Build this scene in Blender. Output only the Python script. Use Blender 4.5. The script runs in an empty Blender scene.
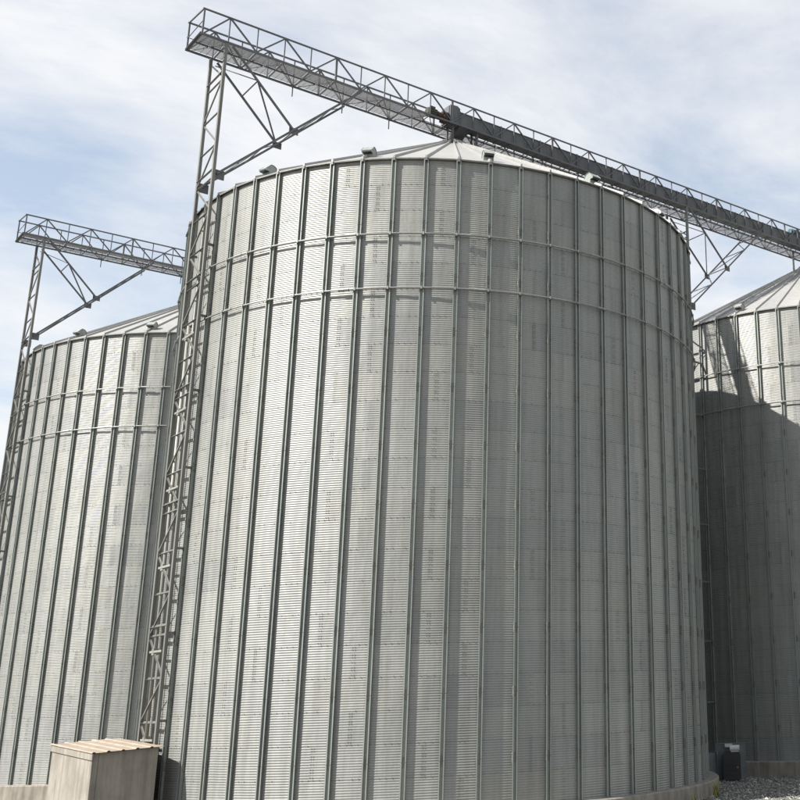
import bpy, bmesh, math, random
from mathutils import Vector, Matrix
R = math.radians
rnd = random.Random(7)
sc = bpy.context.scene
col = sc.collection

# ------------------------------------------------------------------ camera
# World axes: x runs along the row of silos and its conveyor bridge, y away from the viewer
# to the second row, z = 0 at the top of the concrete foundations. Silo centre at the origin.
CAM = Vector((-20.846, -34.662, 2.792))
TH, PITCH, ROLL = 0.756078, 0.300813, -0.033393
c_, s_ = math.cos(TH), math.sin(TH)
right = Vector((c_, -s_, 0)); fwd_h = Vector((s_, c_, 0)); up_w = Vector((0, 0, 1))
fwd = fwd_h * math.cos(PITCH) + up_w * math.sin(PITCH)
upc = -fwd_h * math.sin(PITCH) + up_w * math.cos(PITCH)
cr = right * math.cos(ROLL) + upc * math.sin(ROLL)
cu = -right * math.sin(ROLL) + upc * math.cos(ROLL)
cd = bpy.data.cameras.new('camera'); cam = bpy.data.objects.new('camera', cd); col.objects.link(cam)
M = Matrix((cr, cu, -fwd)).transposed().to_4x4(); M.translation = CAM; cam.matrix_world = M
cd.sensor_width = 36; cd.lens = 50.0; cd.clip_end = 6000
cd.shift_x = -(677.71 - 400) / 800; cd.shift_y = -(400 - 343.66) / 800
sc.camera = cam

# ------------------------------------------------------------------ sky, sun, exposure
SUN_AZ, SUN_EL = R(167.0), R(43.0)
to_sun = Vector((math.cos(SUN_EL) * math.cos(SUN_AZ), math.cos(SUN_EL) * math.sin(SUN_AZ), math.sin(SUN_EL)))
w = bpy.data.worlds.new('World'); sc.world = w; w.use_nodes = True
nt = w.node_tree; nt.nodes.clear(); N = nt.nodes.new; L = nt.links.new
out = N('ShaderNodeOutputWorld'); bg = N('ShaderNodeBackground'); bg.inputs['Strength'].default_value = 0.085
sky = N('ShaderNodeTexSky'); sky.sky_type = 'NISHITA'; sky.sun_disc = False
sky.sun_elevation = SUN_EL; sky.sun_rotation = math.atan2(to_sun.x, to_sun.y)
sky.dust_density = 0.3; sky.air_density = 1.25; sky.ozone_density = 0.8
tc = N('ShaderNodeTexCoord'); sep = N('ShaderNodeSeparateXYZ'); L(tc.outputs['Generated'], sep.inputs[0])
add = N('ShaderNodeMath'); add.operation = 'ADD'; add.inputs[1].default_value = 0.12
mx0 = N('ShaderNodeMath'); mx0.operation = 'MAXIMUM'; mx0.inputs[1].default_value = 0.0
L(sep.outputs['Z'], mx0.inputs[0]); L(mx0.outputs[0], add.inputs[0])
dx = N('ShaderNodeMath'); dx.operation = 'DIVIDE'; L(sep.outputs['X'], dx.inputs[0]); L(add.outputs[0], dx.inputs[1])
dy = N('ShaderNodeMath'); dy.operation = 'DIVIDE'; L(sep.outputs['Y'], dy.inputs[0]); L(add.outputs[0], dy.inputs[1])
cmb = N('ShaderNodeCombineXYZ'); L(dx.outputs[0], cmb.inputs[0]); L(dy.outputs[0], cmb.inputs[1])
mp = N('ShaderNodeMapping'); mp.inputs['Location'].default_value = (0.6, 4.2, 0.0); mp.inputs['Rotation'].default_value = (0, 0, R(35)); mp.inputs['Scale'].default_value = (0.95, 1.3, 1)
L(cmb.outputs[0], mp.inputs['Vector'])
n1 = N('ShaderNodeTexNoise'); n1.inputs['Scale'].default_value = 1.25; n1.inputs['Detail'].default_value = 9; n1.inputs['Roughness'].default_value = 0.6; n1.inputs['Distortion'].default_value = 0.25
L(mp.outputs[0], n1.inputs['Vector'])
rp = N('ShaderNodeValToRGB'); rp.color_ramp.elements[0].position = 0.36; rp.color_ramp.elements[0].color = (0.33, 0.33, 0.33, 1)
rp.color_ramp.elements[1].position = 0.59; rp.color_ramp.elements[1].color = (0.97, 0.97, 0.97, 1)
L(n1.outputs[0], rp.inputs[0])
mix = N('ShaderNodeMix'); mix.data_type = 'RGBA'
L(rp.outputs[0], mix.inputs['Factor']); L(sky.outputs[0], mix.inputs['A']); mix.inputs['B'].default_value = (5.55, 5.62, 5.75, 1)
L(mix.outputs['Result'], bg.inputs['Color']); L(bg.outputs[0], out.inputs['Surface'])

sd = bpy.data.lights.new('sun', 'SUN'); sd.energy = 5.0; sd.angle = R(0.53); sd.color = (1.0, 0.955, 0.89)
so = bpy.data.objects.new('sun', sd); col.objects.link(so); so.rotation_euler = to_sun.to_track_quat('Z', 'Y').to_euler(); so.location = (0, 0, 60)
vs = sc.view_settings; vs.view_transform = 'Standard'; vs.look = 'None'; vs.exposure = 1.0; vs.gamma = 1.0; vs.use_curve_mapping = False
sc.render.engine = 'CYCLES'; sc.render.resolution_x = 1024; sc.render.resolution_y = 1024

# ------------------------------------------------------------------ materials
class NM:
    def __init__(s, name):
        s.m = bpy.data.materials.new(name); s.m.use_nodes = True
        s.t = s.m.node_tree; s.b = s.t.nodes['Principled BSDF']
    def n(s, kind, **kw):
        o = s.t.nodes.new(kind)
        for k, v in kw.items():
            if k in o.inputs: o.inputs[k].default_value = v
            else: setattr(o, k, v)
        return o
    def l(s, a, b): s.t.links.new(a, b)
    def noise(s, vec, scale, detail=4, rough=0.55, mapscale=None):
        if mapscale:
            mpn = s.n('ShaderNodeMapping'); mpn.inputs['Scale'].default_value = mapscale; s.l(vec, mpn.inputs[0]); vec = mpn.outputs[0]
        o = s.n('ShaderNodeTexNoise'); o.inputs['Scale'].default_value = scale; o.inputs['Detail'].default_value = detail; o.inputs['Roughness'].default_value = rough
        s.l(vec, o.inputs['Vector']); return o.outputs[0]
    def ramp(s, fac, stops):
        o = s.n('ShaderNodeValToRGB'); e = o.color_ramp.elements
        while len(e) < len(stops): e.new(0.5)
        for i, (p, c) in enumerate(stops):
            e[i].position = p; e[i].color = (c[0], c[1], c[2], 1) if isinstance(c, tuple) else (c, c, c, 1)
        s.l(fac, o.inputs[0]); return o.outputs[0]
    def mul(s, a, b, fac=1.0, blend='MULTIPLY'):
        o = s.n('ShaderNodeMix', data_type='RGBA', blend_type=blend); o.inputs['Factor'].default_value = fac
        for v, k in ((a, 'A'), (b, 'B')):
            if isinstance(v, tuple): o.inputs[k].default_value = (*v, 1)
            else: s.l(v, o.inputs[k])
        return o.outputs['Result']
    def bump(s, h, strength=0.3, dist=0.01):
        o = s.n('ShaderNodeBump'); o.inputs['Strength'].default_value = strength; o.inputs['Distance'].default_value = dist
        s.l(h, o.inputs['Height']); s.l(o.outputs[0], s.b.inputs['Normal'])

def galv(name, base, metallic, rough, tint=0.10, streak=0.16, rust=0.0, spangle=0.06, lap=False):
    k = NM(name); g = k.n('ShaderNodeNewGeometry').outputs['Position']
    oi = k.n('ShaderNodeObjectInfo')
    colr = k.ramp(oi.outputs['Random'], [(0.0, tuple(v * (1 - tint) for v in (base[0], base[1] * 1.0, base[2] * 1.02))),
                                         (0.35, base), (0.7, (base[0] * 1.015, base[1], base[2] * 0.975)), (1.0, tuple(v * (1 + tint * 0.7) for v in base))])
    # spangle blotches and grime streaks that ran down with the rain
    sp = k.ramp(k.noise(g, 5.0, 5, 0.62), [(0.3, 1 - spangle), (0.7, 1.0)])
    colr = k.mul(colr, sp)
    st = k.ramp(k.noise(g, 1.0, 6, 0.6, (5.5, 5.5, 0.28)), [(0.36, 1 - streak), (0.58, 1.0)])
    colr = k.mul(colr, st)
    big = k.ramp(k.noise(g, 0.35, 4, 0.55), [(0.3, 0.90), (0.7, 1.04)])
    colr = k.mul(colr, big)
    if lap:   # dirt held by the bolted laps: along the side lap and along the bottom lap of a sheet
        uv = k.n('ShaderNodeUVMap').outputs[0]
        sx = k.n('ShaderNodeSeparateXYZ'); k.l(uv, sx.inputs[0])
        nz = k.noise(g, 9.0, 4, 0.6)
        ma = k.n('ShaderNodeMath', operation='MULTIPLY_ADD'); ma.inputs[1].default_value = 0.10; k.l(nz, ma.inputs[0]); k.l(sx.outputs['X'], ma.inputs[2])
        side = k.ramp(ma.outputs[0], [(0.045, 0.95), (0.09, 0.83), (0.135, 0.88), (0.17, 1.0)])
        fr = k.n('ShaderNodeMath', operation='FRACT'); m7 = k.n('ShaderNodeMath', operation='MULTIPLY'); m7.inputs[1].default_value = 7.31; k.l(oi.outputs['Random'], m7.inputs[0]); k.l(m7.outputs[0], fr.inputs[0])
        rn = k.ramp(fr.outputs[0], [(0.25, 0.0), (1.0, 1.0)])
        mm = k.n('ShaderNodeMix', data_type='RGBA', blend_type='MIX'); k.l(rn, mm.inputs['Factor']); mm.inputs['A'].default_value = (1, 1, 1, 1); k.l(side, mm.inputs['B'])
        colr = k.mul(colr, mm.outputs['Result'])
        mb = k.n('ShaderNodeMath', operation='MULTIPLY_ADD'); mb.inputs[1].default_value = 0.05; k.l(nz, mb.inputs[0]); k.l(sx.outputs['Y'], mb.inputs[2])
        bot = k.ramp(mb.outputs[0], [(0.030, 0.86), (0.060, 0.97), (0.14, 1.0)])
        colr = k.mul(colr, bot)
    if rust:
        rm = k.ramp(k.noise(g, 7.0, 6, 0.68), [(0.60, 0.0), (0.74, rust)])
        o = k.n('ShaderNodeMix', data_type='RGBA'); k.l(rm, o.inputs['Factor']); k.l(colr, o.inputs['A']); o.inputs['B'].default_value = (0.16, 0.09, 0.045, 1)
        colr = o.outputs['Result']
    k.l(colr, k.b.inputs['Base Color']); k.b.inputs['Metallic'].default_value = metallic
    rr = k.ramp(k.noise(g, 14.0, 4, 0.6), [(0.3, rough - 0.07), (0.7, rough + 0.09)]); k.l(rr, k.b.inputs['Roughness'])
    if lap: k.bump(k.noise(g, 1.7, 3, 0.5, (1.0, 1.0, 0.7)), 0.5, 0.035)   # slight dents and oil-canning
    return k.m

def plain(name, base, rough=0.6, metallic=0.0, var=0.25, scale=3.0, bump=0.0, rust=0.0):
    k = NM(name); g = k.n('ShaderNodeNewGeometry').outputs['Position']
    colr = k.ramp(k.noise(g, scale, 6, 0.62), [(0.3, tuple(v * (1 - var) for v in base)), (0.7, tuple(v * (1 + var * 0.6) for v in base))])
    if rust:
        rm = k.ramp(k.noise(g, 5.0, 6, 0.7), [(0.52, 0.0), (0.68, rust)])
        o = k.n('ShaderNodeMix', data_type='RGBA'); k.l(rm, o.inputs['Factor']); k.l(colr, o.inputs['A']); o.inputs['B'].default_value = (0.14, 0.06, 0.03, 1)
        colr = o.outputs['Result']
    k.l(colr, k.b.inputs['Base Color']); k.b.inputs['Roughness'].default_value = rough; k.b.inputs['Metallic'].default_value = metallic
    if bump: k.bump(k.noise(g, scale * 9, 6, 0.65), bump, 0.02)
    return k.m

MAT = dict(
    sheet=galv('galvanised_sheet', (0.274, 0.280, 0.267), 0.30, 0.50, tint=0.085, lap=True),
    stiff=galv('galvanised_stiffener', (0.285, 0.31, 0.292), 0.30, 0.5, tint=0.06, rust=0.45),
    roof=galv('galvanised_roof', (0.34, 0.34, 0.328), 0.25, 0.48, tint=0.05, streak=0.1),
    ring=galv('galvanised_tube', (0.266, 0.266, 0.252), 0.35, 0.5, tint=0.05, rust=0.5),
    steel=galv('galvanised_frame', (0.128, 0.133, 0.138), 0.3, 0.6, tint=0.08, streak=0.25, rust=0.3),
    tower=galv('tower_steel', (0.185, 0.187, 0.175), 0.3, 0.6, tint=0.08, streak=0.3, rust=0.45),
    grate=galv('grating_steel', (0.352, 0.352, 0.360), 0.3, 0.6, tint=0.1, streak=0.1),
    house=galv('conveyor_housing', (0.125, 0.132, 0.136), 0.3, 0.6, tint=0.1, streak=0.3, rust=0.3),
    bolt=plain('bolt_head', (0.20, 0.197, 0.182), 0.6, 0.3),
    pipe=galv('pale_pipe', (0.247, 0.247, 0.225), 0.1, 0.5, rust=0.2),
    dark=plain('black_paint_and_shade', (0.012, 0.012, 0.014), 0.5),
    olive=plain('olive_paint', (0.035, 0.04, 0.028), 0.55, rust=0.5),
    rusty=plain('rusty_iron', (0.045, 0.022, 0.015), 0.8, 0.1, 0.4, 6.0),
    teal=plain('teal_paint', (0.05, 0.10, 0.11), 0.45),
    greyp=plain('grey_paint', (0.115, 0.125, 0.13), 0.5),
    pale=plain('pale_paint', (0.55, 0.56, 0.56), 0.4),
    orange=plain('orange_tip', (0.22, 0.10, 0.05), 0.5),
)

def concrete(name, base, streak):
    k = NM(name); g = k.n('ShaderNodeNewGeometry').outputs['Position']
    a = k.ramp(k.noise(g, 1.6, 7, 0.62), [(0.28, tuple(v * 0.74 for v in base)), (0.52, base), (0.75, tuple(v * 1.14 for v in base))])
    st = k.ramp(k.noise(g, 1.0, 5, 0.6, (6.0, 6.0, 0.5)), [(0.38, 1 - streak), (0.60, 1.0)])
    a = k.mul(a, st)
    fine = k.ramp(k.noise(g, 45.0, 3, 0.7), [(0.3, 0.88), (0.7, 1.06)])
    a = k.mul(a, fine)
    k.l(a, k.b.inputs['Base Color']); k.b.inputs['Roughness'].default_value = 0.9
    k.bump(k.noise(g, 30.0, 6, 0.7), 0.35, 0.015)
    return k.m
MAT['conc'] = concrete('foundation_concrete', (0.26, 0.235, 0.20), 0.32)
MAT['box'] = concrete('beige_concrete', (0.285, 0.26, 0.222), 0.28)

def ground_mat():
    k = NM('gravel_ground'); g = k.n('ShaderNodeNewGeometry').outputs['Position']
    v = k.n('ShaderNodeTexVoronoi'); v.inputs['Scale'].default_value = 14.0; k.l(g, v.inputs['Vector'])
    cell = k.ramp(v.outputs['Color'], [(0.1, (0.07, 0.07, 0.066)), (0.5, (0.16, 0.155, 0.142)), (0.9, (0.30, 0.29, 0.265))])
    d = k.ramp(v.outputs['Distance'], [(0.25, 1.0), (0.75, 0.45)])
    a = k.mul(cell, d)
    dirt = k.ramp(k.noise(g, 0.5, 6, 0.6), [(0.40, 0.0), (0.62, 0.75)])
    o = k.n('ShaderNodeMix', data_type='RGBA'); k.l(dirt, o.inputs['Factor']); k.l(a, o.inputs['A']); o.inputs['B'].default_value = (0.135, 0.12, 0.092, 1)
    k.l(o.outputs['Result'], k.b.inputs['Base Color']); k.b.inputs['Roughness'].default_value = 0.95
    k.bump(v.outputs['Distance'], 0.6, -0.03)
    return k.m
MAT['ground'] = ground_mat()
def stone_mat():
    k = NM('gravel_stone'); g = k.n('ShaderNodeNewGeometry')
    a = k.ramp(g.outputs['Random Per Island'], [(0.0, (0.045, 0.044, 0.042)), (0.5, (0.14, 0.135, 0.122)), (0.9, (0.26, 0.25, 0.225)), (1.0, (0.55, 0.54, 0.50))])
    k.l(a, k.b.inputs['Base Color']); k.b.inputs['Roughness'].default_value = 0.9; return k.m
MAT['stone'] = stone_mat()
def grass_mat():
    k = NM('dry_grass'); g = k.n('ShaderNodeNewGeometry')
    a = k.ramp(g.outputs['Random Per Island'], [(0.0, (0.10, 0.13, 0.03)), (0.5, (0.22, 0.22, 0.06)), (1.0, (0.34, 0.28, 0.10))])
    k.l(a, k.b.inputs['Base Color']); k.b.inputs['Roughness'].default_value = 0.7; return k.m
MAT['grass'] = grass_mat()

# ------------------------------------------------------------------ builders
def mesh(name, verts, faces, mats, smooth=False, mi=None):
    me = bpy.data.meshes.new(name); me.from_pydata([tuple(v) for v in verts], [], faces)
    for m in (mats if isinstance(mats, list) else [mats]): me.materials.append(m)
    if mi: me.polygons.foreach_set('material_index', mi)
    if smooth: me.polygons.foreach_set('use_smooth', [True] * len(me.polygons))
    me.update(); return me
def link(name, me, parent=None, loc=(0, 0, 0), rot=None, mat4=None):
    o = bpy.data.objects.new(name, me); col.objects.link(o)
    if parent: o.parent = parent
    if mat4 is not None: o.matrix_local = mat4
    else:
        o.location = loc
        if rot: o.rotation_euler = rot
    return o
def thing(name, label, cat, loc=(0, 0, 0), rotz=0.0, group=None):
    o = bpy.data.objects.new(name, None); col.objects.link(o); o.empty_display_size = 0.2
    o.location = loc; o.rotation_euler = (0, 0, rotz); o['label'] = label; o['category'] = cat
    if group: o['group'] = group
    return o
class MB:
    def __init__(s): s.v = []; s.f = []; s.mi = []
    def add(s, V, F, m=0):
        b = len(s.v); s.v += [Vector(p) for p in V]; s.f += [tuple(i + b for i in f) for f in F]; s.mi += [m] * len(F)
    def box(s, lo, hi, m=0, mat4=None):
        (a, b, c), (d, e, f) = lo, hi
        V = [(a, b, c), (d, b, c), (d, e, c), (a, e, c), (a, b, f), (d, b, f), (d, e, f), (a, e, f)]
        if mat4 is not None: V = [mat4 @ Vector(p) for p in V]
        s.add(V, [(0, 3, 2, 1), (4, 5, 6, 7), (0, 1, 5, 4), (1, 2, 6, 5), (2, 3, 7, 6), (3, 0, 4, 7)], m)
    def cyl(s, p, q, r, n=12, m=0, r2=None):
        p, q = Vector(p), Vector(q); z = (q - p).normalized(); x = z.orthogonal().normalized(); y = z.cross(x); r2 = r if r2 is None else r2
        V = [p + (x * math.cos(2 * math.pi * i / n) + y * math.sin(2 * math.pi * i / n)) * r for i in range(n)] + \
            [q + (x * math.cos(2 * math.pi * i / n) + y * math.sin(2 * math.pi * i / n)) * r2 for i in range(n)]
        s.add(V, [(i, (i + 1) % n, n + (i + 1) % n, n + i) for i in range(n)] + [tuple(range(n - 1, -1, -1)), tuple(range(n, 2 * n))], m)
    def prism(s, prof, y0, y1, m=0):     # profile in x,z extruded along y
        n = len(prof)
        s.add([(x, y0, z) for x, z in prof] + [(x, y1, z) for x, z in prof],
              [(i, (i + 1) % n, n + (i + 1) % n, n + i) for i in range(n)] + [tuple(range(n - 1, -1, -1)), tuple(range(n, 2 * n))], m)
    def mesh(s, name, mats, smooth=False): return mesh(name, s.v, s.f, mats, smooth, s.mi)

_unit = {}
def unit_profile(kind, mat):
    """bar of unit length along z with a steel section of unit width: tube, angle or channel (bevel-edged)"""
    key = (kind, mat)
    if key not in _unit:
        if kind == 'angle': P = [(-.5, -.5), (.5, -.5), (.5, -.34), (-.34, -.34), (-.34, .5), (-.5, .5)]
        elif kind == 'channel': P = [(-.5, -.5), (.5, -.5), (.5, -.36), (-.32, -.36), (-.32, .36), (.5, .36), (.5, .5), (-.5, .5)]
        elif kind == 'round': P = [(.5 * math.cos(i * math.pi / 5), .5 * math.sin(i * math.pi / 5)) for i in range(10)]
        else: P = [(-.5, -.44), (-.44, -.5), (.44, -.5), (.5, -.44), (.5, .44), (.44, .5), (-.44, .5), (-.5, .44)]
        n = len(P)
        V = [(x, y, 0) for x, y in P] + [(x, y, 1) for x, y in P]
        F = [(i, (i + 1) % n, n + (i + 1) % n, n + i) for i in range(n)] + [tuple(range(n - 1, -1, -1)), tuple(range(n, 2 * n))]
        _unit[key] = mesh('%s_section' % kind, V, F, MAT[mat])
    return _unit[key]
def bar(name, p, q, wdt, mat, parent, kind='box', h=None, side=None):
    p, q = Vector(p), Vector(q); z = q - p; ln = z.length; z.normalize()
    ref = Vector(side) if side else (Vector((0, 0, 1)) if abs(z.z) < 0.95 else Vector((0, 1, 0)))
    x = ref.cross(z).normalized(); y = z.cross(x); h = h or wdt
    m = Matrix((x * wdt, y * h, z * ln)).transposed().to_4x4(); m.translation = p - parent.location
    return link(name, unit_profile(kind, mat), parent, mat4=m)

# ------------------------------------------------------------------ ground
def ground_z(x, y):
    t = (x - 11.0) * -0.51 + (y + 3.0) * -0.86
    t = max(-2.0, min(t, 48.0)) if t > -2.0 else -2.0
    t = 0.25 * (t + 2) ** 2 if t < 0 else t + 1.0
    return -0.575 + 0.0175 * t
def build_ground():
    xs = [-3000, -800, -200, -80] + [-50 + i * 2.5 for i in range(41)] + [80, 200, 800, 3000]
    V = [(x, y, ground_z(x, y) + (rnd.uniform(-.012, .012) if abs(x) < 60 and abs(y) < 60 else 0)) for y in xs for x in xs]
    n = len(xs)
    F = [(j * n + i, j * n + i + 1, (j + 1) * n + i + 1, (j + 1) * n + i) for j in range(n - 1) for i in range(n - 1)]
    o = link('ground', mesh('ground', V, F, MAT['ground'], True)); o['kind'] = 'structure'
build_ground()

# ------------------------------------------------------------------ silos
RS, H, TIER, NT = 9.1, 18.384, 18.384 / 22, 22
RING = (15.90, 14.19)
NW, AMP = 13, 0.0050          # corrugations in one sheet tier, half depth
def sheet_mesh(bolts=1, cols=9, per=5):
    half = R(9.0); lapw = 0.055 / RS
    a0, a1 = -half - lapw, half + lapw
    angs = [a0, a0 + 1.7 * lapw] + [a0 + 2 * lapw + (a1 - a0 - 2 * lapw) * i / cols for i in range(cols + 1)]
    nz = NW * per + 2
    V = []; UV = []; F = []
    for j in range(nz + 1):
        z = TIER * (j - 2) / (NW * per)
        w_ = AMP * math.cos(2 * math.pi * NW * z / TIER)
        for i, a in enumerate(angs):
            r = RS + w_ + (0.0012 if i < 2 else 0.0) + (0.002 if j < 2 else 0.0)
            V.append((r * math.cos(a), r * math.sin(a), z)); UV.append(((a - a0) * RS, z + 2 * TIER / (NW * per)))
    n = len(angs)
    for j in range(nz):
        for i in range(n - 1): F.append((j * n + i, j * n + i + 1, (j + 1) * n + i + 1, (j + 1) * n + i))
    nf = len(F); mb = MB(); mb.v = [Vector(v) for v in V]; mb.f = F; mb.mi = [0] * nf
    def bolt(a, z, sz=0.0115, pr=0.005):
        rr = RS + AMP * math.cos(2 * math.pi * NW * z / TIER) + 0.004
        mb.box((rr, -sz, z - sz), (rr + pr, sz, z + sz), 1, Matrix.Rotation(a, 4, 'Z'))
    if bolts:
        for i in range(17):
          if (i * 7 + bolts * 5) % 11 > 2 * (bolts - 1): bolt(a0 + (a1 - a0) * (i + .7) / 17.4, TIER / NW * 0.02)
        for q in range(8 if bolts < 3 else 0):
            for s2 in (0.30, 0.95): bolt(a0 + lapw * 2 * s2 * 0.9, TIER / NW * round((q + 1.0) * NW / 8 - .5))
    me = mb.mesh('wall_sheet', [MAT['sheet'], MAT['bolt']])
    sm = [True] * nf + [False] * (len(mb.f) - nf); me.polygons.foreach_set('use_smooth', sm)
    uvl = me.uv_layers.new(name='UVMap'); nV = len(UV)
    for lp in me.loops:
        vi = lp.vertex_index; uvl.data[lp.index].uv = UV[vi] if vi < nV else (0.5, 0.5)
    return me
SHEETS = [sheet_mesh(1), sheet_mesh(2), sheet_mesh(3), sheet_mesh(4)]; SHEET_PLAIN = sheet_mesh(0, 5, 4)

def stiffener_mesh():
    # outward-open channel with lips, in bolted lengths with splice plates
    w2, dp, t, lip = 0.050, 0.070, 0.009, 0.020
    r0 = RS + AMP + 0.004
    P = [(r0, -w2), (r0 + dp, -w2), (r0 + dp, -w2 - lip), (r0 + dp + t, -w2 - lip), (r0 + dp + t, -w2 + t), (r0 + t, -w2 + t),
         (r0 + t, w2 - t), (r0 + dp + t, w2 - t), (r0 + dp + t, w2 + lip), (r0 + dp, w2 + lip), (r0 + dp, w2), (r0, w2)]
    mb = MB(); n = len(P)
    cuts = [0.012] + [TIER * (1.43 + 2 * i) for i in range(10)] + [H - 0.02]
    for i in range(len(cuts) - 1):
        z0, z1 = cuts[i] + (0.006 if i else 0), cuts[i + 1] - 0.006
        V = [(x, y, z0) for x, y in P] + [(x, y, z1) for x, y in P]
        mb.add(V, [(k, (k + 1) % n, n + (k + 1) % n, n + k) for k in range(n)] + [tuple(range(n - 1, -1, -1)), tuple(range(n, 2 * n))])
    for z in cuts[1:-1]:
        mb.box((r0 + t, -w2 + t + .002, z - .13), (r0 + t + .012, w2 - t - .002, z + .13), 1)
        for sgn in (-1, 1):
            y0 = sgn * (w2 + 0.001); mb.box((r0 + .004, min(y0, y0 + sgn * .016), z - .13), (r0 + dp - .003, max(y0, y0 + sgn * .016), z + .13), 1)
            for dz in (-.08, .08): mb.box((r0 + .025, min(y0, y0 + sgn * .034), z + dz - .014), (r0 + .053, max(y0, y0 + sgn * .034), z + dz + .014), 1)
    return mb.mesh('stiffener', [MAT['stiff'], MAT['bolt']])
STIFF = stiffener_mesh()

RE, RC, SLOPE = 9.20, 0.62, 0.583          # eave radius, collar radius, roof slope
ROOF_Z = H + 0.012
def rz(r): return ROOF_Z + (RE - r) * SLOPE
def roof_panel_mesh():
    mb = MB(); h = R(3.0)
    def P(r, a, dz=0): return (r * math.cos(a), r * math.sin(a), rz(r) + dz)
    t = 0.012
    V = [P(RE, -h), P(RE, h), P(RC, h), P(RC, -h)]; V += [(x, y, z - t) for x, y, z in V]
    mb.add(V, [(0, 1, 2, 3), (7, 6, 5, 4), (0, 4, 5, 1), (2, 6, 7, 3)])
    # drip lip at the eave; the darker steel paints in shade from the gap
    a = [P(RE - .004, -h, -t), P(RE - .004, h, -t)]; b = [(x, y, z - 0.035) for x, y, z in a]
    c = [(x * .9985, y * .9985, z) for x, y, z in b]; d = [(x * .9985, y * .9985, z) for x, y, z in a]
    mb.add(a + b + c + d, [(0, 2, 3, 1), (2, 4, 5, 3), (4, 6, 7, 5)], 2)
    # standing rib on the seam with its eave clip, darkened for the same gap shade
    wr, hr = 0.032, 0.085
    def rib(r, s, dz): x, y, z = P(r, h); return (x - s * math.sin(h), y + s * math.cos(h), z + dz)
    V = [rib(RE + .012, -wr, .001), rib(RE + .012, wr, .001), rib(RE + .012, wr * .7, hr), rib(RE + .012, -wr * .7, hr),
         rib(RC, -wr * .8, .001), rib(RC, wr * .8, .001), rib(RC, wr * .5, hr * .8), rib(RC, -wr * .5, hr * .8)]
    mb.add(V, [(0, 1, 2, 3), (7, 6, 5, 4), (1, 5, 6, 2), (2, 6, 7, 3), (3, 7, 4, 0)])
    V = [rib(RE + q, s2, dz) for q in (-.03, .022) for s2 in (-.035, .035) for dz in (-.085, .01)]
    mb.add(V, [(0, 1, 3, 2), (4, 6, 7, 5), (0, 4, 5, 1), (2, 3, 7, 6), (0, 2, 6, 4), (1, 5, 7, 3)], 2)
    return mb.mesh('roof_panel', [MAT['roof'], MAT['stiff'], MAT['tower']])
ROOF = roof_panel_mesh()

def vent_meshes():
    # gooseneck vent: curved hood over a duct, mouth turned outward and down; local x outward, z up
    prof = [(-0.34, -0.05)]
    for i in range(9):
        a = math.pi - i * (math.pi * 0.62) / 8; prof.append((-0.04 + 0.30 * math.cos(a), 0.16 + 0.26 * math.sin(a)))
    prof += [(0.33, 0.14), (0.31, 0.05), (0.12, 0.05), (0.10, -0.16)]
    mb = MB(); mb.prism(prof, -0.24, 0.24)
    top = [(x * 1.03, z + .012) for x, z in prof[1:11]]; low = [(x * .99, z - .004) for x, z in reversed(prof[1:11])]
    for s in (-1, 1): mb.prism(top + low, s * .24 - .012 + s * .013, s * .24 + .012 + s * .013)   # rolled side flanges
    body = mb.mesh('vent_hood', [MAT['stiff']])
    m2 = MB(); m2.box((0.29, -0.205, 0.058), (0.338, 0.205, 0.132)); m2.box((0.125, -0.205, 0.030), (0.30, 0.205, 0.048))  # black slabs stand in for the shade inside the open mouth
    mouth = m2.mesh('vent_mouth', [MAT['dark']])
    m3 = MB(); m3.box((-.40, -.30, -.012), (.42, .30, .012)); flash = m3.mesh('vent_flashing', [MAT['roof']])
    return body, mouth, flash
VENT_B, VENT_M, VENT_F = vent_meshes()

def tube_ring(r, z, tr, n=120, k=8):
    V = []; F = []
    for i in range(n):
        a = 2 * math.pi * i / n
        for j in range(k):
            b = 2 * math.pi * j / k; rr = r + tr * math.cos(b); V.append((rr * math.cos(a), rr * math.sin(a), z + tr * math.sin(b)))
    for i in range(n):
        for j in range(k): F.append((i * k + j, ((i + 1) % n) * k + j, ((i + 1) % n) * k + (j + 1) % k, i * k + (j + 1) % k))
    return V, F
def ring_mesh(z, seed):
    rr = RS + 0.125; V, F = tube_ring(rr, 0, 0.025); mb = MB(); mb.add(V, F)
    rg = random.Random(seed)
    for i in range(15):      # couplers where two lengths of tube meet
        a = 2 * math.pi * (i + rg.random() * 0.3) / 15
        p = Vector((rr * math.cos(a), rr * math.sin(a), 0)); d = Vector((-math.sin(a), math.cos(a), 0))
        mb.cyl(p - d * .16, p + d * .16, 0.036, 8, 1)
    for k in range(60):      # saddle clips on the stiffeners
        a = R(6 * k); p = Vector((math.cos(a), math.sin(a), 0))
        mb.box((RS + .07, -.022, -.042), (rr + .036, .022, .042), 1, Matrix.Rotation(a, 4, 'Z'))
    return mb.mesh('wind_ring', [MAT['ring'], MAT['stiff']])
RINGS = [ring_mesh(0, 3), ring_mesh(0, 5)]

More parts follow.
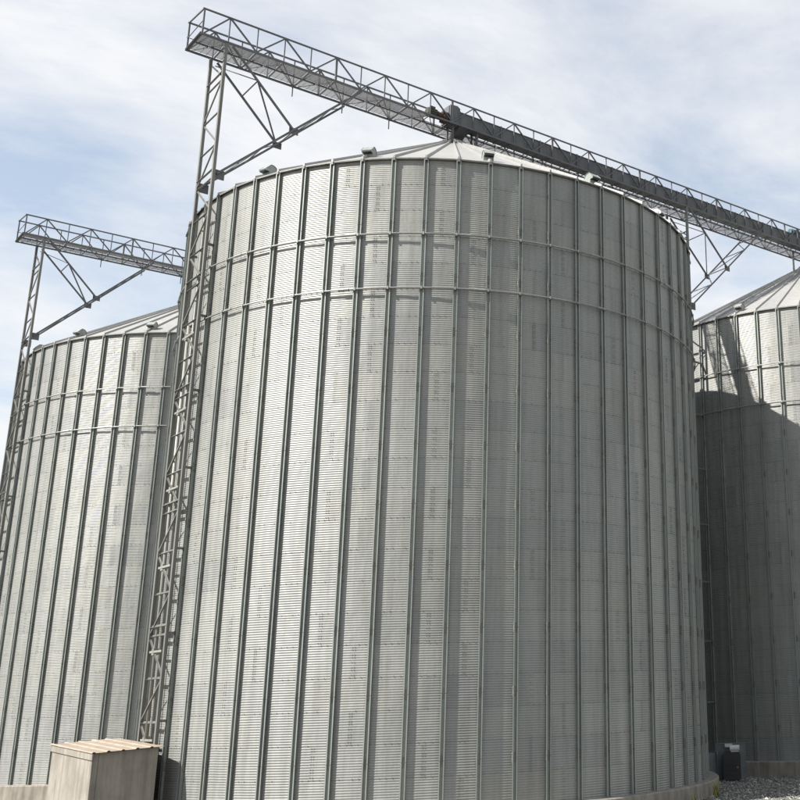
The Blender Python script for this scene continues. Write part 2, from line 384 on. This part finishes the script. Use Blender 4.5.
def lathe(prof, n, mat, name, smooth=False):
    V = []; F = []; k = len(prof)
    for i in range(n):
        a = 2 * math.pi * i / n
        for r, z in prof: V.append((r * math.cos(a), r * math.sin(a), z))
    for i in range(n):
        for j in range(k - 1): F.append((i * k + j, ((i + 1) % n) * k + j, ((i + 1) % n) * k + j + 1, i * k + j + 1))
    return mesh(name, V, F, mat, smooth)
FOUND = lathe([(8.6, -1.4), (9.50, -1.4), (9.50, -0.03), (9.47, 0.0), (8.6, 0.0)], 120, MAT['conc'], 'foundation')
COLLAR = lathe([(RC + .05, rz(RC) - .05), (RC + .06, rz(RC) + .07), (RC + .02, rz(RC) + .12), (RC - .03, rz(RC) + .13), (0.30, rz(RC) + .24), (0.30, rz(RC) + .26), (0.01, rz(RC) + .26)], 32, MAT['roof'], 'peak_collar', False)

def build_silo(cx, cy, k_az, seam0, label, vis0, vis1, vent_k, roofvis):
    """k_az: azimuth of one stiffener, seam0: azimuth of one side lap of an even tier (degrees); vis0..vis1 the azimuths the photograph sees"""
    t = thing('grain_silo', label, 'silo', (cx, cy, 0), 0, 'corrugated steel grain silos')
    link('foundation', FOUND, t)
    rest = MB()
    pv = [v.co.copy() for v in SHEET_PLAIN.vertices]; pf = [tuple(p.vertices) for p in SHEET_PLAIN.polygons]
    for tier in range(NT):
        for i in range(20):
            az = seam0 + 9 + (0 if tier % 2 == 0 else -6) + 18 * i
            rel = (az - vis0) % 360
            if -0.01 <= rel <= (vis1 - vis0) or rel > 352 or rel < (vis1 - vis0) + 8:
                link('wall_sheet', rnd.choice(SHEETS), t, (0, 0, tier * TIER), (rnd.uniform(-.0003, .0003), rnd.uniform(-.0003, .0003), R(az)))
            else:
                m4 = Matrix.Translation((0, 0, tier * TIER)) @ Matrix.Rotation(R(az), 4, 'Z'); rest.add([m4 @ v for v in pv], pf)
    me = rest.mesh('rear_wall', MAT['sheet'], True); o = link('rear_wall_sheets', me, t); o['kind'] = 'stuff'
    uvl = me.uv_layers.new(name='UVMap')
    for d in uvl.data: d.uv = (0.5, 0.5)
    for k in range(60):
        link('stiffener', STIFF, t, (0, 0, 0), (0, 0, R(k_az + 6 * k + rnd.uniform(-.05, .05))))
        link('roof_panel', ROOF, t, (0, 0, 0), (0, 0, R(k_az - 3 + 6 * k)))
    for m, z in zip(RINGS, RING): link('wind_ring', m, t, (0, 0, z), (0, 0, R(k_az)))
    link('peak_collar', COLLAR, t)
    sl = math.atan(SLOPE)
    for i in range(15):
        a = R(vent_k + 24 * i); r = 8.72
        m = Matrix.Rotation(a, 4, 'Z') @ Matrix.Translation((r, 0, rz(r) + 0.06)) @ Matrix.Scale(0.66, 4)
        # the hood sits level on a flashing that follows the slope
        v = link('roof_vent', VENT_B, t, mat4=m)
        link('vent_mouth', VENT_M, v)
        link('vent_flashing', VENT_F, v, mat4=Matrix.Translation((0, 0, -0.10)) @ Matrix.Rotation(sl, 4, 'Y'))
    return t
PITCH_S = 21.507
S_A = build_silo(0, 0, -119.84, -98.84, 'huge corrugated grain silo filling the middle of the picture', -215, -35, -161.84, None)
S_B = build_silo(0, PITCH_S, -132.2, -117.2, 'corrugated grain silo standing behind the lattice tower on the left', -215, -95, -156.2, None)
S_C = build_silo(PITCH_S, 0, -144.47, -129.47, 'half shaded corrugated grain silo cut off by the right edge', -200, -95, -162.47, None)

# ------------------------------------------------------------------ conveyor bridges
VN, VF, ZB, ZT = -0.99, 0.39, 23.95, 24.88
BAY = 0.96
def grating_mesh(name, ly, nb, wb):
    mb = MB()
    for i in range(nb):
        y = -ly / 2 + ly * (i + .5) / nb; mb.box((-BAY / 2 + .006, y - wb / 2, -.003), (BAY / 2 - .006, y + wb / 2, .003))
    for x in (-.44, -.22, 0, .22, .44): mb.box((x - .010, -ly / 2, -.012), (x + .010, ly / 2, -.0035))
    return mb.mesh(name, [MAT['grate']])
G_NEAR = grating_mesh('deck_grating', 0.60, 15, 0.026); G_FAR = grating_mesh('walk_grating', 0.60, 15, 0.017)
def bridge(cy, u0, u1, label, house_from, loc_u):
    ZB = 23.95
    t = thing('conveyor_bridge', label, 'bridge', (loc_u, cy, ZB), 0, 'conveyor bridges over the silos')
    n = int(round((u1 - u0) / BAY)); us = [u0 + 0.05] + [u0 + 0.91 + BAY * i for i in range(n)]
    u1 = us[-1]
    for v in (VN, VF):
        y = cy + v; sg = -1 if v < -.3 else 1; ZT = 24.87 if v < -.3 else 25.02; ZB = 23.92 if v < -.3 else 23.96
        bar('bottom_chord', (u0, y, ZB), (u1 + .05, y, ZB), 0.06, 'steel', t, 'channel')
        bar('top_rail', (u0, y, ZT), (u1 + .05, y, ZT), 0.052, 'steel', t)
        if v == VF: bar('mid_rail', (u0, y, ZB + .48), (u1 + .05, y, ZB + .48), 0.028, 'steel', t, 'round')
        for i, u in enumerate(us):
            wd = 0.05 if i in (0, len(us) - 1) else (0.062 if i % 5 == 0 else 0.034)
            bar('post', (u, y, ZB + .035), (u, y, ZT - .025), wd, 'steel', t, 'angle')
        for i in range(len(us) - 1):
            a, b = (ZB + .04, ZT - .03) if i % 2 == 0 else (ZT - .03, ZB + .04)
            bar('diagonal', (us[i] + (.02 if i else .05), y + sg * .006, a), (us[i + 1] - .02, y + sg * .006, b), 0.046, 'steel', t, 'angle')
    ZB = 23.95
    for i, u in enumerate(us):
        bar('cross_beam', (u, cy + VN + .03, ZB - .025), (u, cy + VF - .03, ZB - .025), 0.045, 'steel', t, 'angle')
    for i in range(0, len(us) - 1):
        a, b = (VN + .05, VF - .05) if i % 2 else (VF - .05, VN + .05)
        bar('wind_brace', (us[i], cy + a, ZB - .055), (us[i + 1], cy + b, ZB - .055), 0.026, 'steel', t, 'angle')
    ZB, ZT = 23.95, 24.88
    bar('stringer', (u0, cy - .30, ZB - .002), (u1, cy - .30, ZB - .002), 0.05, 'steel', t, 'channel')
    bar('end_rail', (u0 + .03, cy + VN, ZT - .014), (u0 + .03, cy + VF, ZT + .136), 0.045, 'steel', t)
    bar('end_rail', (u0 + .03, cy + VN, ZB + .45), (u0 + .03, cy + VF, ZB + .45), 0.03, 'steel', t, 'round')
    bar('end_beam', (u0 + .01, cy + VN, ZB + .004), (u0 + .01, cy + VF, ZB + .004), 0.055, 'steel', t, 'channel')
    for i in range(len(us) - 1):
        um = (us[i] + us[i + 1]) / 2; sx = (us[i + 1] - us[i]) / BAY
        m = Matrix.Translation((um - loc_u, 0.045, 0.06)) @ Matrix.Diagonal((sx, 1, 1, 1)); link('walkway_grating', G_FAR, t, mat4=m)
        if um < house_from:
            m = Matrix.Translation((um - loc_u, -0.645, 0.055)) @ Matrix.Diagonal((sx, 1, 1, 1)); link('deck_grating', G_NEAR, t, mat4=m)
    for u in [x for x in us if x < house_from][4::2][:3]:
        bar('drop_post', (u, cy + VF + .02, ZB - .38), (u, cy + VF + .02, ZB + .9), 0.035, 'steel', t)
    return t
BR_A = bridge(0, -10.22, 24.2, 'long lattice conveyor bridge crossing above the central silo roof', -1.2, -9.36)
BR_B = bridge(PITCH_S, -10.28, 9.0, 'smaller looking lattice bridge at far left over the rear silo', -1.2, -9.36)

# ------------------------------------------------------------------ towers with knee brackets
def silo_edge(x, y, cx, cy):
    d = Vector((x - cx, y - cy)); return Vector((cx, cy)) + d.normalized() * (RS + 0.09)
def tower(ut, cy, label, cx, pipes, detail=True):
    gz = ground_z(ut, cy)
    t = thing('support_tower', label, 'tower', (ut, cy, gz), 0, 'lattice towers carrying the bridges')
    yn, yf = cy + VN + .02, cy + VF - .02
    for y in (yn, yf):
        bar('leg', (ut, y, gz - .02), (ut, y, ZB - .03), 0.10, 'tower', t)
        mbp = MB(); mbp.box((-.085, -.2, -.03), (.085, .2, .05)); link('base_plate', mbp.mesh('base_plate', [MAT['tower']]), t, (0, y - cy, 0))
    step = 1.19; z = gz + 0.4; i = 0
    while z < ZB - .5:
        bar('crossbar', (ut + .01, yn, z), (ut + .01, yf, z), 0.06, 'tower', t, 'angle')
        if i % 3 == 1: bar('crossbar', (ut - .03, yn, z + .26), (ut - .03, yf, z + .26), 0.07, 'tower', t, 'angle')
        zt = min(z + step, ZB - .2)
        a, b = (yn, yf) if i % 2 else (yf, yn)
        bar('diagonal', (ut - .012, a, z + .04), (ut - .012, b, zt - .04), 0.045, 'tower', t, 'angle')
        if i % 2 == 0 and z < H - 0.5 and cx is not None:     # stand-offs to the silo wall
            for y in (yn, yf):
                e = silo_edge(ut, y, cx, cy); 
                bar('stand_off', (ut + .05, y, z + .03), (e.x + .03, e.y, z + .03), 0.065, 'tower', t, 'angle')
        z += step; i += 1
    # knee bracket
    br, st = (ut + .10, 19.12), (ut + 2.53, 21.48)
    top = (ut + 4.90, 23.86)
    for y in (yn, yf):
        bar('bracket_arm', (br[0], y, br[1]), (top[0], y, top[1]), 0.07, 'steel', t, 'angle')
        bar('bracket_strut', (ut + .22, y, 23.86), (st[0], y, st[1]), 0.062, 'steel', t, 'angle')
        g = MB(); g.box((-.16, -.012, -.12), (.16, .012, .12)); link('gusset', g.mesh('gusset', [MAT['steel']]), t, (st[0] - ut, y - cy + .03, st[1] - gz))
        g = MB(); g.box((-.03, -.014, -.16), (.30, .014, .16)); link('gusset', g.mesh('gusset', [MAT['steel']]), t, (.06, y - cy + .034, br[1] - gz))
    def on(f, a, b): return (a[0] + (b[0] - a[0]) * f, a[1] + (b[1] - a[1]) * f)
    for f in (0.04, 0.28, 0.515, 0.76, 0.97):
        q = on(f, br, top); bar('bracket_tie', (q[0], yn, q[1]), (q[0], yf, q[1]), 0.045, 'steel', t, 'angle')
    for k_, (f0, f1) in enumerate(((.04, .28), (.28, .515), (.515, .76), (.76, .97))):
        a, b = on(f0, br, top), on(f1, br, top); ya, yb = (yn, yf) if k_ % 2 else (yf, yn)
        bar('bracket_lacing', (a[0], ya, a[1]), (b[0], yb, b[1]), 0.032, 'steel', t, 'angle')
    s0 = (ut + .22, 23.86); q = on(0.40, s0, st)
    bar('bracket_tie', (q[0], yn, q[1]), (q[0], yf, q[1]), 0.05, 'steel', t, 'angle')
    bar('bracket_lacing', (q[0], yn, q[1]), (st[0] - .04, yf, st[1]), 0.045, 'steel', t, 'angle')
    q0 = on(0.02, s0, st); bar('bracket_lacing', (q0[0] - .1, yf, q0[1] - .1), (q[0], yn, q[1]), 0.03, 'steel', t, 'angle')
    return t
T_A = tower(-9.36, 0, 'tall lattice tower pressed against the left side of the central silo', 0, True)
T_B = tower(-9.36, PITCH_S, 'lattice tower at the far left edge beside the rear silo', 0, False)
T_C = tower(11.76, 0, 'lattice tower with knee bracket between central and right silo', PITCH_S, False)

# pipe and cable run climbing the inside of the near tower
def pipe_run():
    t = thing('vertical_pipe', 'pale vertical pipe climbing between the legs of the nearest tower', 'pipe', (-9.36, -0.12, ground_z(-9.4, -.1)))
    g = t.location.z
    mb = MB(); mb.cyl((0, 0, 0.0), (0, 0, 14.6), 0.055, 12); link('pipe', mb.mesh('pipe', [MAT['pipe']], True), t, (.055, 0.10, 0))
    mb = MB(); mb.cyl((0, 0, 0.0), (0, 0, 18.3), 0.03, 8); link('conduit', mb.mesh('conduit', [MAT['pipe']], True), t, (.05, -0.30, 0))
    mb = MB(); mb.box((-.03, -.62, -.03), (.0, .34, .03)); mb.box((-.02, .02, -.09), (.13, .18, .09)); cl = mb.mesh('pipe_clamp', [MAT['pipe']])
    for z in (2.3, 4.7, 7.1, 9.4, 11.8, 14.2): link('pipe_clamp', cl, t, (0.0, 0, z))
pipe_run()

# ------------------------------------------------------------------ drag conveyor along the near side of the bridge
def conveyor():
    t = thing('drag_conveyor', 'long dark enclosed conveyor trough running right from the central silo peak', 'conveyor', (0, -0.66, ZB))
    w2, z0, z1 = 0.26, 0.06, 0.585
    sec = MB(); ln = 1.92
    sec.box((0.002, -w2, z0), (ln - .002, w2, z1 - .03)); sec.box((0.0, -w2 - .025, z1 - .03), (ln - .004, w2 + .025, z1))
    for x in (0.0, ln - .03): sec.box((x + .001, -w2 - .035, z0 - .012), (x + .029, w2 + .035, z1 + .022))
    for x in (.64, 1.28): sec.box((x - .015, -w2 - .012, z0 + .01), (x + .015, w2 + .012, z1 - .035))
    me = sec.mesh('trough_section', [MAT['house']])
    x = -0.30
    for i in range(12): link('trough_section', me, t, (x + i * ln, 0, 0))
    hb = MB(); hb.prism([(-.42, .02), (0, .02), (0, .70), (-.12, .78), (-.34, .76), (-.42, .62)], -.30, .30)
    hb.box((-.45, -.34, .0), (-.42, .34, .73)); link('head_box', hb.mesh('head_box', [MAT['house']]), t, (-.30, 0, 0))
    pl = MB(); pl.box((-.02, -.28, 0), (.0, .28, .66)); link('end_plate', pl.mesh('end_plate', [MAT['greyp']]), t, (-.76, .02, .05))
    gm = MB(); gm.cyl((-.2, -.26, .0), (.34, -.26, .0), .15, 14); gm.box((.0, -.40, -.19), (.26, -.12, .19)); gm.cyl((.13, -.45, -.02), (.13, -.10, -.02), .10, 12)
    link('gearbox', gm.mesh('gearbox', [MAT['rusty']]), t, (-1.05, .10, .16))
    mo = MB(); mo.cyl((0, 0, 0), (.46, 0, 0), .16, 16); mo.cyl((.46, 0, 0), (.56, 0, 0), .13, 14)
    for k in range(8): a = k * math.pi / 4; mo.box((.04, -.012, .15), (.40, .012, .19), 0, Matrix.Rotation(a, 4, 'X'))
    mo.box((.12, -.1, .15), (.32, .1, .25)); link('motor', mo.mesh('motor', [MAT['olive']]), t, (-1.66, -.12, .20))
    # spout down to the silo peak, with its gate and legs
    sp = MB(); ztop, zbot = 0.05, rz(RC) + .25 - ZB
    V = [(-.24, -.24, ztop), (.24, -.24, ztop), (.24, .24, ztop), (-.24, .24, ztop)]; V += [(-.22, .42, zbot), (.22, .42, zbot), (.22, .86, zbot), (-.22, .86, zbot)]
    sp.add(V, [(0, 1, 2, 3), (7, 6, 5, 4), (0, 4, 5, 1), (1, 5, 6, 2), (2, 6, 7, 3), (3, 7, 4, 0)]); link('spout', sp.mesh('spout', [MAT['house']]), t, (0, 0, 0))
    dr = MB(); dr.cyl((0, .62, rz(RC) + .1 - ZB), (0, .62, rz(RC) + .30 - ZB), .40, 20); dr.cyl((0, .62, rz(RC) + .19 - ZB), (0, .62, rz(RC) + .23 - ZB), .44, 20)
    link('inlet_drum', dr.mesh('inlet_drum', [MAT['house']], False), t, (0, .04, 0))
    for x2, y2 in ((.55, -.20), (.55, .20), (-.55, -.20), (-.55, .20)):
        r = math.hypot(x2, y2 - .66); bar('support_leg', (x2, -.66 + y2, rz(max(r, RC)) - .02), (x2, -.66 + y2, ZB + .07), 0.075, 'house', t)
    # drive motor near the far end
    m2 = MB(); m2.cyl((0, 0, 0), (.62, 0, 0), .17, 16); m2.box((.15, -.19, -.22), (.5, .19, -.10)); m2.cyl((-.12, 0, 0), (0, 0, 0), .14, 16)
    link('drive_motor', m2.mesh('drive_motor', [MAT['teal']]), t, (19.35, -.05, .80))
    return t
conveyor()
pk = thing('bridge_prop', 'short steel prop between right silo roof and bridge', 'prop', (19.85, -0.3, rz(PITCH_S - 19.85)))
bar('post', (19.85, -.3, rz(PITCH_S - 19.85) - .02), (19.85, -.3, ZB - .04), 0.07, 'steel', pk)
bar('foot', (19.72, -.3, rz(PITCH_S - 19.72) + .02), (19.98, -.3, rz(PITCH_S - 19.98) + .02), 0.16, 'steel', pk, h=.02)

# ------------------------------------------------------------------ concrete box at the foot of the tower
def concrete_box():
    x0, x1, y0, y1 = -11.17, -9.52, -1.72, 1.95; g = min(ground_z(x0, y0), ground_z(x1, y1)) - .05
    t = thing('tunnel_box', 'beige concrete box with ribbed sheet roof at the tower foot', 'box', (x0, y0, g))
    zt = lambda x, y: 1.66 + 0.045 * (x - x0) + 0.045 * (y - y0)
    mb = MB(); wt = .16
    def wall(xa, xb, ya, yb):
        V = [(x - x0, y - y0, 0) for x, y in ((xa, ya), (xb, ya), (xb, yb), (xa, yb))] + [(x - x0, y - y0, zt(x, y) - g) for x, y in ((xa, ya), (xb, ya), (xb, yb), (xa, yb))]
        m = MB(); m.add(V, [(3, 2, 1, 0), (4, 5, 6, 7), (0, 1, 5, 4), (1, 2, 6, 5), (2, 3, 7, 6), (3, 0, 4, 7)])
        me = m.mesh('wall', [MAT['box']]); o = link('wall', me, t)
        bv = o.modifiers.new('bevel', 'BEVEL'); bv.width = .018; bv.segments = 2
    wall(x0, x0 + wt, y0, y1); wall(x0 + wt + .001, x1, y0 + .003, y0 + wt); wall(x1 - wt, x1 + .002, y0 + wt + .001, y1 - .003); wall(x0 + wt + .001, x1 - wt - .001, y1 - wt, y1 - .002)
    # roof of ribbed steel sheets, one sheet per rib bay
    nb = 5; bw = (x1 - x0 + .14) / nb
    for i in range(nb):
        xa = x0 - .06 + i * bw; m = MB()
        prof = [(0, .010), (.03, .034), (.07, .034), (.10, .008), (bw + .02, .006)]
        prof = prof + [(a, b - .008) for a, b in reversed(prof)]
        n = len(prof); ys = (y0 - .14, y1 + .06)
        V = [(xa + a - x0, y - y0, zt(xa + a, y) - g + .012 + b + .004 * (i % 2)) for y in ys for a, b in prof]
        m.add(V, [(k, (k + 1) % n, n + (k + 1) % n, n + k) for k in range(n)] + [tuple(range(n - 1, -1, -1)), tuple(range(n, 2 * n))])
        link('roof_sheet', m.mesh('roof_sheet', [MAT['roofbox']]), t)
    f = MB(); V = []
    for x in (x0 - .035, x0 - .003):
        for y in (y0 - .10, y1 + .03):
            for dz in (-.16, .004): V.append((x - x0, y - y0, zt(x, y) - g + dz))
    f.add(V, [(0, 1, 3, 2), (4, 6, 7, 5), (0, 4, 5, 1), (2, 3, 7, 6), (0, 2, 6, 4), (1, 5, 7, 3)]); link('fascia', f.mesh('fascia', [MAT['box']]), t)
MAT['roofbox'] = plain('weathered_roof_sheet', (0.285, 0.235, 0.185), 0.7, 0.1, 0.25, 2.5)
concrete_box()

# ------------------------------------------------------------------ aeration fan between the silos
def fan():
    x, y = 10.7, -3.35; g = ground_z(x, y)
    ang = math.atan2(CAM.y - y, CAM.x - x) + R(90)      # its front is turned towards the yard
    t = thing('aeration_fan', 'black boxed aeration fan on grey backplate between central and right silos', 'fan', (x, y, g - .02), ang)
    m = MB(); m.box((-.50, .10, 0), (.52, .16, 1.30)); m.box((-.54, .085, 0), (-.49, .175, 1.33)); m.box((.51, .085, 0), (.56, .175, 1.33)); m.box((-.54, .08, 1.30), (.56, .18, 1.345))
    link('backplate', m.mesh('backplate', [MAT['greyp']]), t)
    m = MB(); m.prism([(-.28, .08), (.36, .08), (.36, .96), (.28, 1.05), (-.20, 1.05), (-.28, .97)], -.62, .09); o = link('housing', m.mesh('housing', [MAT['dark']]), t)
    for zz in (.25, .42, .59):
        mm = MB(); mm.box((-.20, -.645, zz), (.28, -.622, zz + .05)); link('louvre', mm.mesh('louvre', [MAT['dark']]), o)
    m = MB(); m.box((-.30, -.64, .0), (-.22, .08, .10)); m.box((.30, -.64, 0), (.38, .08, .10)); link('skid', m.mesh('skid', [MAT['greyp']]), t)
    m = MB(); m.cyl((-.02, -.36, 1.17), (.34, -.36, 1.17), .115, 16); m.box((.02, -.45, 1.05), (.30, -.27, 1.08)); link('motor', m.mesh('motor', [MAT['pale']]), t)
    m = MB(); m.box((-.14, -.06, 1.24), (.14, .06, 1.36)); link('terminal_box', m.mesh('terminal_box', [MAT['pale']]), t, (-.06, .0, -.04))
    m = MB(); m.cyl((.24, -.66, .52), (.24, -.62, .52), .04, 10); link('handle_knob', m.mesh('handle_knob', [MAT['orange']]), t)
    d = thing('air_duct', 'grey tapered air duct leading from fan into central silo base', 'duct', (9.55, -2.55, ground_z(9.55, -2.55)), R(-17))
    m = MB(); z0 = 0.0
    V = [(-.55, -.48, .0), (-.55, .55, .0), (-.55, .55, .95), (-.55, -.48, .95), (.75, -.38, .05), (.75, .38, .05), (.75, .38, 1.0), (.75, -.38, 1.0)]
    m.add(V, [(0, 3, 2, 1), (4, 5, 6, 7), (0, 1, 5, 4), (1, 2, 6, 5), (2, 3, 7, 6), (3, 0, 4, 7)]); link('duct_body', m.mesh('duct_body', [MAT['greyp']]), d)
    m = MB(); m.box((.73, -.44, .0), (.78, .44, 1.06)); link('flange', m.mesh('flange', [MAT['greyp']]), d)
fan()

# ------------------------------------------------------------------ gravel and weeds
def gravel():
    mb = MB(); rg = random.Random(11)
    O = [Vector(p) for p in ((1, 0, 0), (0, 1, 0), (-1, 0, 0), (0, -1, 0), (0, 0, 1), (0, 0, -1))]
    F = [(0, 1, 4), (1, 2, 4), (2, 3, 4), (3, 0, 4), (1, 0, 5), (2, 1, 5), (3, 2, 5), (0, 3, 5)]
    n = 0
    while n < 26000:
        x = rg.uniform(2.5, 17); y = rg.uniform(-15, 0.5)
        if x * x + y * y < 9.55 ** 2 or (x - PITCH_S) ** 2 + y * y < 9.55 ** 2: continue
        s = 0.016 + 0.036 * rg.random() ** 2.2
        if rg.random() < 0.012: s *= 1.9
        m = Matrix.Translation((x, y, ground_z(x, y) + s * .25)) @ Matrix.Rotation(rg.random() * 6.28, 4, 'Z') @ Matrix.Rotation(rg.uniform(-.6, .6), 4, 'X')
        V = [m @ Vector((p.x * s * rg.uniform(.7, 1.3), p.y * s * rg.uniform(.6, 1.1), p.z * s * rg.uniform(.45, .9))) for p in O]
        mb.add(V, F); n += 1
    o = link('gravel', mb.mesh('gravel', [MAT['stone']])); o['kind'] = 'stuff'; o['label'] = 'loose grey gravel lying between the silo foundations'; o['category'] = 'gravel'
gravel()
def tuft(x, y, h, nb, label, seed):
    rg = random.Random(seed); mb = MB(); g = ground_z(x, y) - .02
    for i in range(nb):
        a = rg.random() * 6.28; hh = h * rg.uniform(.45, 1.0); le = hh * rg.uniform(.1, .6); wd = .010 + .012 * rg.random()
        bx, by = rg.uniform(-.07, .07), rg.uniform(-.07, .07); d = Vector((math.cos(a), math.sin(a), 0)); sx = Vector((-d.y, d.x, 0))
        pts = [Vector((bx, by, 0)) + d * le * (k / 4) ** 1.8 + Vector((0, 0, hh * (k / 4) * (1 - .12 * (k / 4) ** 2))) for k in range(5)]
        V = []
        for k, p in enumerate(pts): ww = wd * (1 - k / 4.4); V += [p - sx * ww, p + sx * ww]
        mb.add(V, [(2 * k, 2 * k + 1, 2 * k + 3, 2 * k + 2) for k in range(4)])
    o = link('grass_tuft', mb.mesh('grass_tuft', [MAT['grass']]), None, (x, y, g)); o['label'] = label; o['category'] = 'weed'; o['group'] = 'weeds along the foundation'
tuft(4.95, -8.35, 0.62, 46, 'yellow green weed tuft growing in front of the round foundation edge', 1)
tuft(3.3, -9.15, 0.34, 20, 'low dry weed at the bottom edge below the central silo wall', 2)
